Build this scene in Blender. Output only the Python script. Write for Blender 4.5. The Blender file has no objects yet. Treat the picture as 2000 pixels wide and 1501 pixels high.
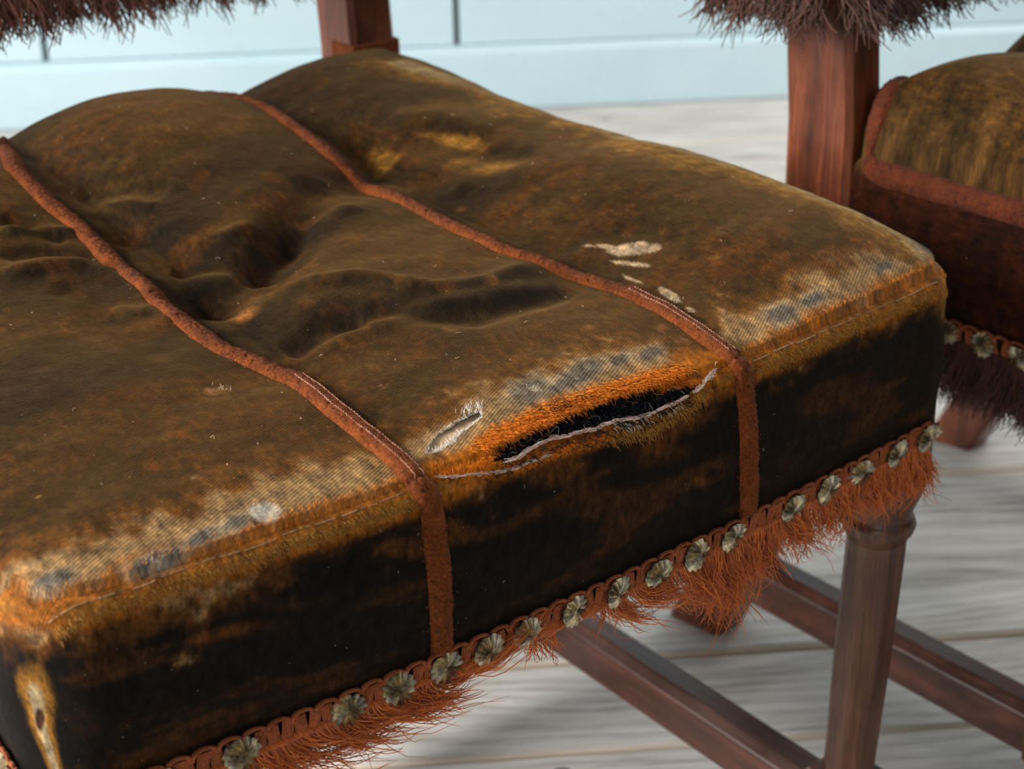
import bpy, math, random
import numpy as np
from mathutils import Vector, Matrix
random.seed(7); RNG = np.random.default_rng(7)
scene = bpy.context.scene
COL = scene.collection
FZ = 0.36                      # height of the upholstery's lower edge above the floor

# ------------------------------------------------------------------ camera
F_PX = 3455.18
CAM_P = np.array([-0.19783, -0.55779, 0.44076])          # in seat coordinates
YAW, PIT, ROL = 0.663047, 0.439140, -0.0206318
_f = np.array([math.sin(YAW)*math.cos(PIT), math.cos(YAW)*math.cos(PIT), -math.sin(PIT)])
_r = np.array([math.cos(YAW), -math.sin(YAW), 0.])
_u = np.cross(_r, _f)
CR = _r*math.cos(ROL) + _u*math.sin(ROL)
CU = -_r*math.sin(ROL) + _u*math.cos(ROL)
CF = _f
cam = bpy.data.cameras.new('camera'); camo = bpy.data.objects.new('camera', cam); COL.objects.link(camo)
camo.matrix_world = Matrix(((CR[0], CU[0], -CF[0], CAM_P[0]), (CR[1], CU[1], -CF[1], CAM_P[1]),
                            (CR[2], CU[2], -CF[2], CAM_P[2]+FZ), (0, 0, 0, 1)))
cam.sensor_width = 36; cam.sensor_fit = 'HORIZONTAL'; cam.lens = F_PX/2000*36
cam.clip_start = .02; cam.clip_end = 50
cam.dof.use_dof = True; cam.dof.focus_distance = 0.84; cam.dof.aperture_fstop = 11
scene.camera = camo

# ------------------------------------------------------------------ world, lights, exposure
w = bpy.data.worlds.new('world'); scene.world = w; w.use_nodes = True
w.node_tree.nodes['Background'].inputs[0].default_value = (.88, .94, 1.0, 1)
w.node_tree.nodes['Background'].inputs[1].default_value = 0.34

def area(name, loc, target, sx, sy, power, color):
    l = bpy.data.lights.new(name, 'AREA'); l.shape = 'RECTANGLE'; l.size = sx; l.size_y = sy
    l.energy = power; l.color = color
    o = bpy.data.objects.new(name, l); COL.objects.link(o); o.location = loc
    d = Vector(target) - Vector(loc); o.rotation_euler = d.to_track_quat('-Z', 'Y').to_euler()
    return o
area('window_light', (-2.15, 1.05, 1.45), (0.45, 0.45, 0.25), 1.0, 1.4, 172, (1.0, .98, .95))
area('front_fill_light', (-2.0, -1.6, 1.6), (0.6, 0.6, 0.4), 1.0, 1.2, 9, (.92, .96, 1.0))  # weak fill added to lift the nails and front faces, no real window
area('right_window_light', (2.6, .30, 1.55), (0.5, 0.25, 0.4), 0.9, 1.2, 26, (1.0, .97, .92))
scene.view_settings.view_transform = 'Standard'; scene.view_settings.look = 'None'
scene.view_settings.exposure = 0.18; scene.view_settings.gamma = 1
scene.view_settings.use_curve_mapping = False

# ------------------------------------------------------------------ helpers
def s2l(c):
    c = np.asarray(c, float)/255.
    return np.where(c <= .04045, c/12.92, ((c+.055)/1.055)**2.4)
def rgba(c): return tuple(float(v) for v in s2l(c)) + (1,)
def sstep(a, b, x):
    t = np.clip((x-a)/(b-a), 0, 1); return t*t*(3-2*t)

def link(name, me, parent=None, mat=None):
    o = bpy.data.objects.new(name, me); COL.objects.link(o)
    if parent: o.parent = parent
    if mat is not None:
        me.materials.clear(); me.materials.append(mat)
    return o
def np_mesh(name, V, Fq, smooth=True):
    """V (n,3) float, Fq (m,k) int, all faces with k corners"""
    V = np.asarray(V, np.float32); Fq = np.asarray(Fq, np.int32)
    me = bpy.data.meshes.new(name); k = Fq.shape[1]
    me.vertices.add(len(V)); me.vertices.foreach_set('co', V.ravel())
    me.loops.add(Fq.size); me.loops.foreach_set('vertex_index', Fq.ravel())
    me.polygons.add(len(Fq)); me.polygons.foreach_set('loop_start', np.arange(0, Fq.size, k, dtype=np.int32))
    me.polygons.foreach_set('loop_total', np.full(len(Fq), k, np.int32))
    me.polygons.foreach_set('use_smooth', np.full(len(Fq), smooth, bool))
    me.update(calc_edges=True); me.validate()
    return me
def add_attr(me, name, data, kind):
    a = me.attributes.new(name, kind, 'POINT')
    key = {'FLOAT': 'value', 'FLOAT_COLOR': 'color', 'FLOAT_VECTOR': 'vector'}[kind]
    a.data.foreach_set(key, np.asarray(data, np.float32).ravel())
def prism(name, sections, parent, mat, smooth=False, bevel=0):
    """loft of equal-length rings, capped"""
    n = len(sections[0]); V = [tuple(p) for s in sections for p in s]; Fc = []
    for i in range(len(sections)-1):
        for j in range(n):
            k = (j+1) % n
            Fc.append((i*n+j, i*n+k, (i+1)*n+k, (i+1)*n+j))
    Fc.append(tuple(range(n))[::-1]); Fc.append(tuple((len(sections)-1)*n+j for j in range(n)))
    me = bpy.data.meshes.new(name); me.from_pydata(V, [], Fc); me.update()
    o = link(name, me, parent, mat)
    if smooth:
        for p in me.polygons: p.use_smooth = len(p.vertices) == 4
    if bevel:
        b = o.modifiers.new('bevel', 'BEVEL'); b.width = bevel; b.segments = 2; b.limit_method = 'ANGLE'; b.angle_limit = .5
    return o
def strands(name, lines, radii, parent, mat, sides=4):
    """many thin fibres as ONE tapered-tube mesh; lines: list of (n,3), same n"""
    L = np.asarray(lines, float); m, n, _ = L.shape; radii = np.asarray(radii, float)
    if radii.ndim == 1: radii = np.repeat(radii[:, None], n, 1)
    T = np.gradient(L, axis=1); T /= np.linalg.norm(T, axis=2, keepdims=True)+1e-9
    ref = np.zeros_like(T); ref[..., 0] = .31; ref[..., 1] = .77; ref[..., 2] = .55
    A = np.cross(T, ref); A /= np.linalg.norm(A, axis=2, keepdims=True)+1e-9
    B = np.cross(T, A)
    ang = np.arange(sides)*2*math.pi/sides
    V = L[:, :, None, :] + radii[:, :, None, None]*(A[:, :, None, :]*np.cos(ang)[None, None, :, None] + B[:, :, None, :]*np.sin(ang)[None, None, :, None])
    idx = np.arange(m*n*sides).reshape(m, n, sides)
    a = idx[:, :-1, :]; b = idx[:, 1:, :]
    Fq = np.stack([a, np.roll(a, -1, 2), np.roll(b, -1, 2), b], -1).reshape(-1, 4)
    me = np_mesh(name, V.reshape(-1, 3), Fq)
    rnd = np.repeat(RNG.random(m), n*sides)
    add_attr(me, 'rnd', rnd, 'FLOAT')
    t = np.tile(np.repeat(np.linspace(0, 1, n), sides), m)
    add_attr(me, 'along', t, 'FLOAT')
    return link(name, me, parent, mat)

def lattice_noise(x, y, scale, seed):
    """smooth value noise, vectorised"""
    r = np.random.default_rng(seed); G = r.random((256, 256))
    u = np.asarray(x)/scale; v = np.asarray(y)/scale
    iu = np.floor(u).astype(int); iv = np.floor(v).astype(int); fu = u-iu; fv = v-iv
    fu = fu*fu*(3-2*fu); fv = fv*fv*(3-2*fv)
    g = lambda a, b: G[a % 256, b % 256]
    return (g(iu, iv)*(1-fu)+g(iu+1, iv)*fu)*(1-fv) + (g(iu, iv+1)*(1-fu)+g(iu+1, iv+1)*fu)*fv
def fbm(x, y, scale, seed, oct=4, gain=.55):
    s = 0; a = 1; t = 0
    for i in range(oct):
        s = s + a*lattice_noise(x, y, scale/2**i, seed+i*17); t += a; a *= gain
    return s/t

# ------------------------------------------------------------------ material helpers
class NT:
    def __init__(s, name):
        s.m = bpy.data.materials.new(name); s.m.use_nodes = True; s.t = s.m.node_tree; s.n = s.t.nodes; s.l = s.t.links
        s.b = s.n['Principled BSDF']
    def N(s, typ, **kw):
        n = s.n.new(typ)
        for k, v in kw.items():
            if k.startswith('_'): setattr(n, k[1:], v)
            else: n.inputs[k.replace('__', ' ')].default_value = v
        return n
    def L(s, a, b): s.l.new(a, b)
    def math(s, op, a, b=None, c=None):
        n = s.n.new('ShaderNodeMath'); n.operation = op
        for i, v in enumerate((a, b, c)):
            if v is None: continue
            if isinstance(v, (int, float)): n.inputs[i].default_value = v
            else: s.L(v, n.inputs[i])
        return n.outputs[0]
    def ramp(s, fac, stops):
        n = s.n.new('ShaderNodeValToRGB'); e = n.color_ramp.elements
        while len(e) < len(stops): e.new(.5)
        for i, (p, c) in enumerate(stops): e[i].position = p; e[i].color = rgba(c) if len(c) == 3 else c
        s.L(fac, n.inputs[0]); return n.outputs[0]
    def mix(s, fac, a, b, mode='MIX'):
        n = s.n.new('ShaderNodeMix'); n.data_type = 'RGBA'; n.blend_type = mode
        for i, v in ((0, fac), (6, a), (7, b)):
            if isinstance(v, (int, float)): n.inputs[i].default_value = v
            elif isinstance(v, tuple): n.inputs[i].default_value = v
            else: s.L(v, n.inputs[i])
        return n.outputs[2]
    def coords(s, kind='Object', scale=(1, 1, 1), rot=(0, 0, 0), vec=None):
        mp = s.n.new('ShaderNodeMapping'); mp.inputs['Scale'].default_value = scale; mp.inputs['Rotation'].default_value = rot
        if vec is None:
            tc = s.n.new('ShaderNodeTexCoord'); vec = tc.outputs[kind]
        s.L(vec, mp.inputs[0]); return mp.outputs[0]
    def noise(s, vec, scale, detail=4, rough=.6, dist=0):
        n = s.N('ShaderNodeTexNoise', Scale=scale, Detail=detail, Roughness=rough, Distortion=dist)
        s.L(vec, n.inputs['Vector']); return n.outputs['Fac']
    def bump(s, h, strength=.3, dist=.001, prev=None):
        n = s.N('ShaderNodeBump', Strength=strength, Distance=dist); s.L(h, n.inputs['Height'])
        if prev: s.L(prev, n.inputs['Normal'])
        return n.outputs[0]
    def out(s, color=None, rough=None, bump=None, **kw):
        if color is not None:
            if isinstance(color, tuple): s.b.inputs['Base Color'].default_value = color
            else: s.L(color, s.b.inputs['Base Color'])
        if rough is not None:
            if isinstance(rough, (int, float)): s.b.inputs['Roughness'].default_value = rough
            else: s.L(rough, s.b.inputs['Roughness'])
        if bump is not None: s.L(bump, s.b.inputs['Normal'])
        for k, v in kw.items(): s.b.inputs[k.replace('__', ' ')].default_value = v
        return s.m

def mat_velvet():
    t = NT('worn_velvet')
    col = t.N('ShaderNodeAttribute', _attribute_name='col'); dom = t.N('ShaderNodeAttribute', _attribute_name='dom')
    wear = t.N('ShaderNodeAttribute', _attribute_name='wear')
    sep = t.N('ShaderNodeSeparateXYZ'); t.L(dom.outputs['Vector'], sep.inputs[0])
    v = dom.outputs['Vector']
    # threads of the exposed ground weave
    warp = t.noise(v, 60, 2); wq = t.math('MULTIPLY', t.math('SUBTRACT', warp, .5), 2.2)
    ang = math.radians(38); ca, sa = math.cos(ang), math.sin(ang)
    a1 = t.math('ADD', t.math('MULTIPLY', sep.outputs[0], 2*math.pi/.0020), wq)
    a2 = t.math('ADD', t.math('MULTIPLY', t.math('ADD', sep.outputs[1], t.math('MULTIPLY', sep.outputs[0], .35)), 2*math.pi/.0017), wq)
    s1 = t.math('SINE', a1); s2 = t.math('SINE', a2)
    wv = t.math('MULTIPLY_ADD', t.math('MULTIPLY', s1, s2), .5, .5)
    fine = t.noise(v, 2600, 3, .7); mid = t.noise(v, 500, 4, .65); big = t.noise(v, 110, 5, .62)
    streak = t.noise(t.coords(vec=v, scale=(1, .45, 1)), 260, 4, .6)
    pile = t.math('ADD', t.math('MULTIPLY', fine, .5), t.math('MULTIPLY', mid, .5))
    m1 = t.ramp(pile, [(.30, (105, 105, 105)), (.52, (186, 186, 186)), (.75, (255, 255, 255))])
    m2 = t.ramp(t.math('ADD', t.math('MULTIPLY', big, .5), t.math('MULTIPLY', streak, .5)), [(.33, (84, 82, 84)), (.5, (180, 177, 170)), (.66, (255, 246, 225))])
    c = t.mix(1.0, col.outputs['Color'], m1, 'MULTIPLY'); c = t.mix(1.0, c, m2, 'MULTIPLY')
    c = t.mix(1.0, c, (1.50, 1.42, 1.28, 1), 'MULTIPLY')
    wc = t.mix(wv, (.52, .50, .47, 1), (1.5, 1.44, 1.35, 1)); wcm = t.mix(wear.outputs['Fac'], (1, 1, 1, 1), wc)
    c = t.mix(1.0, c, wcm, 'MULTIPLY')
    # dust and lint flecks
    vo = t.N('ShaderNodeTexVoronoi', Scale=190); t.L(v, vo.inputs['Vector'])
    fl = t.math('LESS_THAN', vo.outputs['Distance'], .055)
    sepc = t.N('ShaderNodeSeparateXYZ'); t.L(vo.outputs['Color'], sepc.inputs[0])
    fl = t.math('MULTIPLY', fl, t.math('GREATER_THAN', sepc.outputs[0], .80))
    c = t.mix(t.math('MULTIPLY', fl, .45), c, rgba((190, 180, 165)))
    h = t.math('ADD', t.math('MULTIPLY', pile, 1.0), t.math('MULTIPLY', t.math('MULTIPLY', wv, wear.outputs['Fac']), .8))
    b1 = t.bump(t.math('MULTIPLY', big, 1.0), .32, .003)
    b = t.bump(h, .7, .0008, b1)
    m = t.out(c, .82, b, Specular__IOR__Level=.10, Sheen__Roughness=.30)
    nap = t.N('ShaderNodeAttribute', _attribute_name='nap'); t.L(t.math('MULTIPLY', nap.outputs['Fac'], .22), t.b.inputs['Sheen Weight'])
    t.b.inputs['Sheen Tint'].default_value = rgba((236, 178, 100))
    return m
def mat_cloth(name, c1, c2, scale=900, bump=.8, sheen=.25, rough=.85, dist=.0012):
    t = NT(name); v = t.coords('Object')
    n1 = t.noise(v, scale, 4, .7); n2 = t.noise(v, scale/8, 3)
    f = t.math('ADD', t.math('MULTIPLY', n1, .6), t.math('MULTIPLY', n2, .4))
    c = t.ramp(f, [(.34, c1), (.66, c2)])
    return t.out(c, rough, t.bump(f, bump, dist), Specular__IOR__Level=.15, Sheen__Weight=sheen, Sheen__Roughness=.4)
def mat_fibre(name, c1, c2, tip=None, rough=.7, sheen=.2):
    t = NT(name); a = t.N('ShaderNodeAttribute', _attribute_name='rnd')
    c = t.ramp(a.outputs['Fac'], [(0, c1), (1, c2)])
    if tip:
        al = t.N('ShaderNodeAttribute', _attribute_name='along'); c = t.mix(al.outputs['Fac'], c, rgba(tip))
    return t.out(c, rough, None, Specular__IOR__Level=.2, Sheen__Weight=sheen)
def mat_wood(name, dark, mid, light, axis=2, rough=.33):
    t = NT(name); sc = [26, 26, 26]; sc[axis] = 2.2
    v = t.coords('Object', tuple(sc)); n1 = t.noise(v, 2.2, 6, .65, .6)
    sc2 = [160, 160, 160]; sc2[axis] = 6; n2 = t.noise(t.coords('Object', tuple(sc2)), 3, 3, .6)
    n3 = t.noise(t.coords('Object'), 14, 4)
    f = t.math('ADD', t.math('ADD', t.math('MULTIPLY', n1, .5), t.math('MULTIPLY', n2, .25)), t.math('MULTIPLY', n3, .25))
    c = t.ramp(f, [(.36, dark), (.5, mid), (.64, light)])
    r = t.math('MULTIPLY_ADD', n3, .35, rough-.14)
    return t.out(c, r, t.bump(f, .35, .0012), Specular__IOR__Level=.5)
def mat_floor():
    t = NT('weathered_floorboards'); oi = t.N('ShaderNodeObjectInfo')
    tc = t.n.new('ShaderNodeTexCoord'); off = t.N('ShaderNodeVectorMath', _operation='ADD'); t.L(tc.outputs['Object'], off.inputs[0])
    cmb = t.N('ShaderNodeCombineXYZ'); t.L(t.math('MULTIPLY', oi.outputs['Random'], 9), cmb.inputs[1]); t.L(t.math('MULTIPLY', oi.outputs['Random'], 5), cmb.inputs[0]); t.L(cmb.outputs[0], off.inputs[1])
    v = off.outputs[0]
    wob = t.noise(t.coords(vec=v, scale=(1.2, 6, 1)), 1.4, 3, .5)
    sp = t.N('ShaderNodeSeparateXYZ'); t.L(v, sp.inputs[0])
    ring = t.math('SINE', t.math('ADD', t.math('MULTIPLY', sp.outputs[1], 330), t.math('MULTIPLY', wob, 62)))
    ring = t.math('MULTIPLY_ADD', ring, .5, .5)
    fine = t.noise(t.coords(vec=v, scale=(5, 160, 5)), 3, 4, .65)
    blot = t.noise(t.coords(vec=v, scale=(1.5, 5, 1)), 4, 4, .6)
    f = t.math('ADD', t.math('ADD', t.math('MULTIPLY', ring, .09), t.math('MULTIPLY', fine, .47)), t.math('MULTIPLY', blot, .40))
    c = t.ramp(f, [(.30, (124, 114, 104)), (.46, (184, 177, 170)), (.66, (222, 217, 212))])
    ed_ = t.N('ShaderNodeAttribute', _attribute_name='edge')
    c = t.mix(t.math('MULTIPLY', ed_.outputs['Fac'], .7), c, rgba((206, 186, 160)))
    vo = t.N('ShaderNodeTexVoronoi', Scale=5.5); t.L(t.coords(vec=v, scale=(1, 1.6, 1)), vo.inputs['Vector'])
    k = t.math('LESS_THAN', t.math('ADD', vo.outputs['Distance'], t.math('MULTIPLY', fine, .05)), .075)
    c = t.mix(t.math('MULTIPLY', k, .8), c, rgba((66, 60, 58)))
    return t.out(c, .62, t.bump(f, .35, .0015), Specular__IOR__Level=.35)
def mat_paint():
    t = NT('pale_blue_paint'); v = t.coords('Object')
    n = t.noise(v, 1.6, 3); n2 = t.noise(v, 60, 3)
    c = t.ramp(t.math('ADD', t.math('MULTIPLY', n, .8), t.math('MULTIPLY', n2, .2)), [(.35, (170, 194, 201)), (.65, (184, 206, 212))])
    return t.out(c, .5, t.bump(n2, .15, .001), Specular__IOR__Level=.35)
def mat_plain(name, c, rough=.8, metal=0, spec=.3):
    t = NT(name); n = t.noise(t.coords('Object'), 300, 3)
    cc = t.mix(1.0, rgba(c), t.ramp(n, [(.3, (190, 190, 190)), (.7, (255, 255, 255))]), 'MULTIPLY')
    return t.out(cc, rough, t.bump(n, .2, .0005), Metallic=metal, Specular__IOR__Level=spec)
def mat_nail():
    t = NT('aged_brass'); v = t.coords('Object')
    n = t.noise(v, 260, 4, .65)
    c = t.ramp(n, [(.36, (104, 96, 84)), (.52, (162, 150, 126)), (.66, (206, 188, 140))])
    return t.out(c, t.math('MULTIPLY_ADD', n, .3, .24), t.bump(n, .15, .0004), Metallic=1.0)

M_VEL = mat_velvet()
M_BRAID = mat_cloth('rust_braid', (60, 26, 8), (136, 68, 24), 700, 1.0, .03)
M_BRAID2 = mat_cloth('faded_braid', (48, 20, 10), (104, 48, 24), 500, 1.0, .04)
M_GIMP = mat_cloth('rust_gimp', (100, 46, 22), (180, 98, 56), 900, .8, .05, .6)
M_CORD = mat_cloth('rust_cord', (120, 50, 14), (206, 106, 40), 1100, .8, .25, .7)
M_FRINGE = mat_fibre('rust_fringe', (148, 62, 20), (226, 124, 46))
M_WOOL = mat_fibre('brown_wool', (50, 28, 22), (104, 66, 50), None)
M_WOOL2 = mat_fibre('light_brown_wool', (84, 46, 34), (146, 92, 70), None)
M_SHADEFR = mat_fibre('shaded_rust_fringe', (36, 18, 12), (88, 44, 26))  # far chair's fringe, its shadow painted in as darker rust
M_ORANGE = mat_fibre('orange_pile', (200, 92, 6), (240, 150, 26), None, .7, .04)
M_OLIVE = mat_fibre('gold_pile', (136, 86, 24), (196, 142, 60), None, .7, .08)
M_WHITE = mat_fibre('white_threads', (196, 182, 160), (250, 244, 232))
M_PINK = mat_cloth('frayed_selvedge', (168, 130, 122), (226, 196, 186), 1500, .8)
M_BLACK = mat_fibre('black_horsehair', (8, 10, 14), (26, 28, 34), None, .28, 0)
M_PAD = mat_plain('black_padding', (16, 17, 20), .6)
M_LINEN = mat_cloth('beige_lining', (160, 124, 84), (214, 180, 140), 1800, .7)
M_WHITEFLUFF = mat_cloth('white_wadding', (206, 194, 178), (246, 240, 232), 900, .8)
M_NAIL = mat_nail()
M_WOOD = mat_wood('dark_oak', (36, 20, 12), (78, 45, 28), (120, 76, 48), 2)
M_WOODY = mat_wood('dark_oak_long', (32, 17, 12), (68, 37, 27), (104, 60, 42), 1)
M_WOODP = mat_wood('reddish_oak', (50, 22, 12), (98, 47, 24), (146, 78, 42), 2, .36)
M_FLOOR = mat_floor(); M_PAINT = mat_paint()
M_DARK = mat_plain('dark_gap', (30, 30, 28), .9)
M_BASEB = M_PAINT

# ------------------------------------------------------------------ floor and wall (all built square to the wall)
TH = -0.585
WD = np.array([math.cos(TH), math.sin(TH)]); WN = np.array([-math.sin(TH), math.cos(TH)])
WALL = 2.158
def frame_empty(name, kind='structure'):
    o = bpy.data.objects.new(name, None); COL.objects.link(o); o.rotation_euler = (0, 0, TH); o['kind'] = kind
    return o
def box(name, x0, x1, y0, y1, z0, z1, parent, mat, bevel=.002):
    return prism(name, [[(x0, y0, z), (x1, y0, z), (x1, y1, z), (x0, y1, z)] for z in (z0, z1)], parent, mat, bevel=bevel)
floor = frame_empty('floor')
box('underfloor', -3.2, 3.6, -2.4, WALL+.05, -.05, -.024, floor, M_DARK, 0)
edges = [-2.3, -2.06, -1.8, -1.55, -1.31, -1.06, -.82, -.56, -.33, -.09, .10, .30, .485, .602, .877, 1.12, 1.40, 1.66, 1.94, WALL-.002]
for i in range(len(edges)-1):
    a, b = edges[i], edges[i+1]; nx = 34
    xs = np.linspace(-3.1, 3.5, nx); r = np.random.default_rng(i)
    g = .0017; l = a+g+np.abs(r.normal(0, .0007, nx)); rr = b-g-np.abs(r.normal(0, .0007, nx)); dz = r.normal(0, .0008)
    secs = []
    for x, p, q in zip(xs, l, rr):
        secs.append([(x, p, -.024), (x, q, -.024), (x, q, dz-.002), (x, q-.003, dz), (x, p+.004, dz), (x, p, dz-.0025)])
    pk = prism('plank', secs, floor, M_FLOOR)
    add_attr(pk.data, 'edge', [1. if (v_ % 6) in (2, 5) else (.85 if (v_ % 6) in (0, 1) else 0.) for v_ in range(len(secs)*6)], 'FLOAT')
wall = frame_empty('wall_back')
box('wall_core', -3.2, 3.6, WALL+.03, WALL+.10, 0, 2.6, wall, M_DARK, 0)
def wall_t(px, z=.3):      # position along the wall of a photograph column near the skirting
    d = CF*F_PX + CR*(px-1000) - CU*(60-750.5); n = np.array([WN[0], WN[1], 0])
    t = (WALL - CAM_P@n)/(d@n); P = CAM_P+d*t
    return float(P[:2]@WD), float(P[2])
cuts = [wall_t(c)[0] for c in (80, 893)]
step = cuts[1]-cuts[0]
seams = sorted([cuts[0]-step*k for k in range(1, 7)] + cuts + [cuts[1]+step*k for k in range(1, 7)])
seams = [s for s in seams if -3.1 < s < 3.5]
lim = [-3.2]+seams+[3.6]
SK = 0.101
for a, b in zip(lim[:-1], lim[1:]):
    box('panel', a+.0045, b-.0045, WALL+.010, WALL+.03, SK+.001, 2.6, wall, M_PAINT, .002)
base = frame_empty('baseboard_back')
prism('board', [[(x, WALL-.004, 0), (x, WALL+.03, 0), (x, WALL+.03, SK), (x, WALL+.006, SK), (x, WALL-.004, SK-.010)] for x in (-3.2, 3.6)], base, M_BASEB, bevel=.002)

# ------------------------------------------------------------------ the seat surface
W, D, H = .56, .54, .0813
HS = H+.0150                   # full depth of the side: velvet and, over its last 15 mm, the gimp tape
HX, HY, RC, RHO = W/2, D/2, .034, .007
def warp(x, y):
    xc = .28+.04*y; hw = .28-.06*y
    X = xc+(x-.28)/.28*hw
    Y = y - .0127*4*(x/W)*(1-x/W)*(1-np.clip(y/D, 0, 1))
    return X, Y
BR = (W/3, 2*W/3)
def sdist(p, q):
    qx = np.abs(p-HX)-(HX-RC); qy = np.abs(q-HY)-(HY-RC)
    mx = np.maximum(qx, 0); my = np.maximum(qy, 0)
    d = np.hypot(mx, my)+np.minimum(np.maximum(qx, qy), 0)-RC
    inside = (qx <= 0) & (qy <= 0); L = np.hypot(mx, my)+1e-12
    nx = np.where(inside, np.where(qx > qy, 1., 0.), mx/L)*np.sign(p-HX+1e-9)
    ny = np.where(inside, np.where(qx > qy, 0., 1.), my/L)*np.sign(q-HY+1e-9)
    return d, nx, ny
PUFF = 0.
FOLDS = []          # (points (n,2) in domain, width, amplitude)
def seg_dist(p, q, pts):
    best = np.full(np.shape(p), 1e9); tt = np.zeros(np.shape(p)); n = len(pts)-1
    for i in range(n):
        ax, ay = pts[i]; bx, by = pts[i+1]; dx, dy = bx-ax, by-ay
        t = np.clip(((p-ax)*dx+(q-ay)*dy)/(dx*dx+dy*dy+1e-12), 0, 1)
        dd = np.hypot(p-ax-t*dx, q-ay-t*dy); m = dd < best
        best = np.where(m, dd, best); tt = np.where(m, (i+t)/n, tt)
    return best, tt
def ztop(p, q, folds=True):
    d, _, _ = sdist(p, q); e = np.clip(-d, 0, 1)
    ramp = 1-np.exp(-e/.018); ramp2 = 1-np.exp(-e/.06)
    t = np.where(p < BR[0], p/BR[0], np.where(p < BR[1], (p-BR[0])/(BR[1]-BR[0]), (W-p)/(W-BR[1])))
    mid = 1-np.abs(2*t-1)**2.4
    side = np.clip(t*1.25, 0, 1); side = np.sin(side*math.pi/2)
    sidep = 1-np.abs(1-side)**1.6
    # outer sections: pillow that is high up to near the outer edge, and groove at the braid
    grooveo = 1-np.exp(-((1-t)/.30)**1.5)
    ob = sstep(.16, .40, q)*(1-np.abs(2*t-1)**2.4)
    outer = grooveo
    pil = np.where((p >= BR[0]) & (p <= BR[1]), mid, outer)
    back = sstep(.22, .46, q)
    z = .004*ramp + .006*ramp2 + pil*ramp*(.006+.008*back)*1.0 + .012*back*ramp2 + back*(1-np.exp(-(W-p)/.15))*(1-np.exp(-e/.022))*.012 + np.where((p >= BR[0]) & (p <= BR[1]), mid, ob)*back*.005*ramp
    z = z + pil*.007*ramp2*sstep(.05, .2, q)
    z = z + .016*(1-np.exp(-np.clip(W-p, 0, 1)/.014))*sstep(-.01, .085, q)*sstep(BR[1], BR[1]+.10, p)*(1-.95*sstep(.16, .40, q))*(1-PUFF)
    z = z + PUFF*(.014*(1-np.exp(-e/.018))+.026*np.where((p >= BR[0]) & (p <= BR[1]), mid, 0)*ramp2)*sstep(.1, .4, q)
    if folds and not PUFF:
        for pts, wd, am in FOLDS:
            dd, tt = seg_dist(p, q, pts)
            z = z + am*np.exp(-(dd/wd)**2)*np.clip(np.sin(np.clip(tt, .0, 1)*math.pi)*2.2+.25, 0, 1)*sstep(0, .02, e)
        z = z + (fbm(p, q*1.5, .06, 5, 3)-.5)*.004*sstep(0, .03, e)
    return z
def S(p, q, folds=True):
    p = np.asarray(p, float); q = np.asarray(q, float)
    d, nx, ny = sdist(p, q)
    a = d+RHO                                        # arc-length past start of the rounding
    arc = np.clip(a, 0, RHO*math.pi/2)/RHO
    drop = np.clip(a-RHO*math.pi/2, 0, HS-RHO)
    inset_x = p-nx*a; inset_y = q-ny*a               # foot on the inset outline
    top = a <= 0
    bulge = .003*np.sin(np.clip(drop/(HS-RHO), 0, 1)*math.pi)-.002*drop/(HS-RHO)
    wav = (fbm(p+q, drop*2, .05, 91, 2)-.5)*.003*np.sin(np.clip(drop/(HS-RHO), 0, 1)*math.pi)
    off = RHO*np.sin(arc)+np.where(drop > 0, bulge+wav, 0)
    X = np.where(top, p, inset_x+nx*off); Y = np.where(top, q, inset_y+ny*off)
    ze = ztop(inset_x, inset_y, False)
    Z = np.where(top, H+ztop(p, q, folds), H-RHO*(1-np.cos(arc))-drop + ze*0)
    X, Y = warp(X, Y)
    return np.stack([X, Y, Z], -1)
def normal(p, q, e=.0012):
    n = np.cross(S(p+e, q)-S(p-e, q), S(p, q+e)-S(p, q-e))
    return n/(np.linalg.norm(n, axis=-1, keepdims=True)+1e-12)
def proj(P):
    dd = P-CAM_P; z = dd@CF
    return 1000+F_PX*(dd@CR)/z, 750.5-F_PX*(dd@CU)/z, z
_gp, _gq = np.meshgrid(np.arange(-.105, W+.105, .0016), np.arange(-.102, D+.02, .0016))
_ok = sdist(_gp, _gq)[0] < HS-.001; _gp = _gp[_ok]; _gq = _gq[_ok]
_G = S(_gp, _gq, False); _N = normal(_gp, _gq)
_vis = ((CAM_P-_G)*_N).sum(-1) > 0; _gp = _gp[_vis]; _gq = _gq[_vis]; _gx, _gy, _gz = proj(_G[_vis])
def at(px, py):
    """where on the seat cover (p, q) a point of the photograph lies"""
    dd = (_gx-px)**2+(_gy-py)**2; near = dd < max(dd.min()*2, 25)
    zmin = _gz[near].min(); c = near & (_gz < zmin+.03); i = np.argmin(np.where(c, dd, 1e12))
    k = np.argsort(np.where(c, dd, 1e12))[:4]; wt = 1/(dd[k]+1.)
    return np.array([(_gp[k]*wt).sum()/wt.sum(), (_gq[k]*wt).sum()/wt.sum()])
def path(*pts): return np.array([at(*p) for p in pts])

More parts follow.
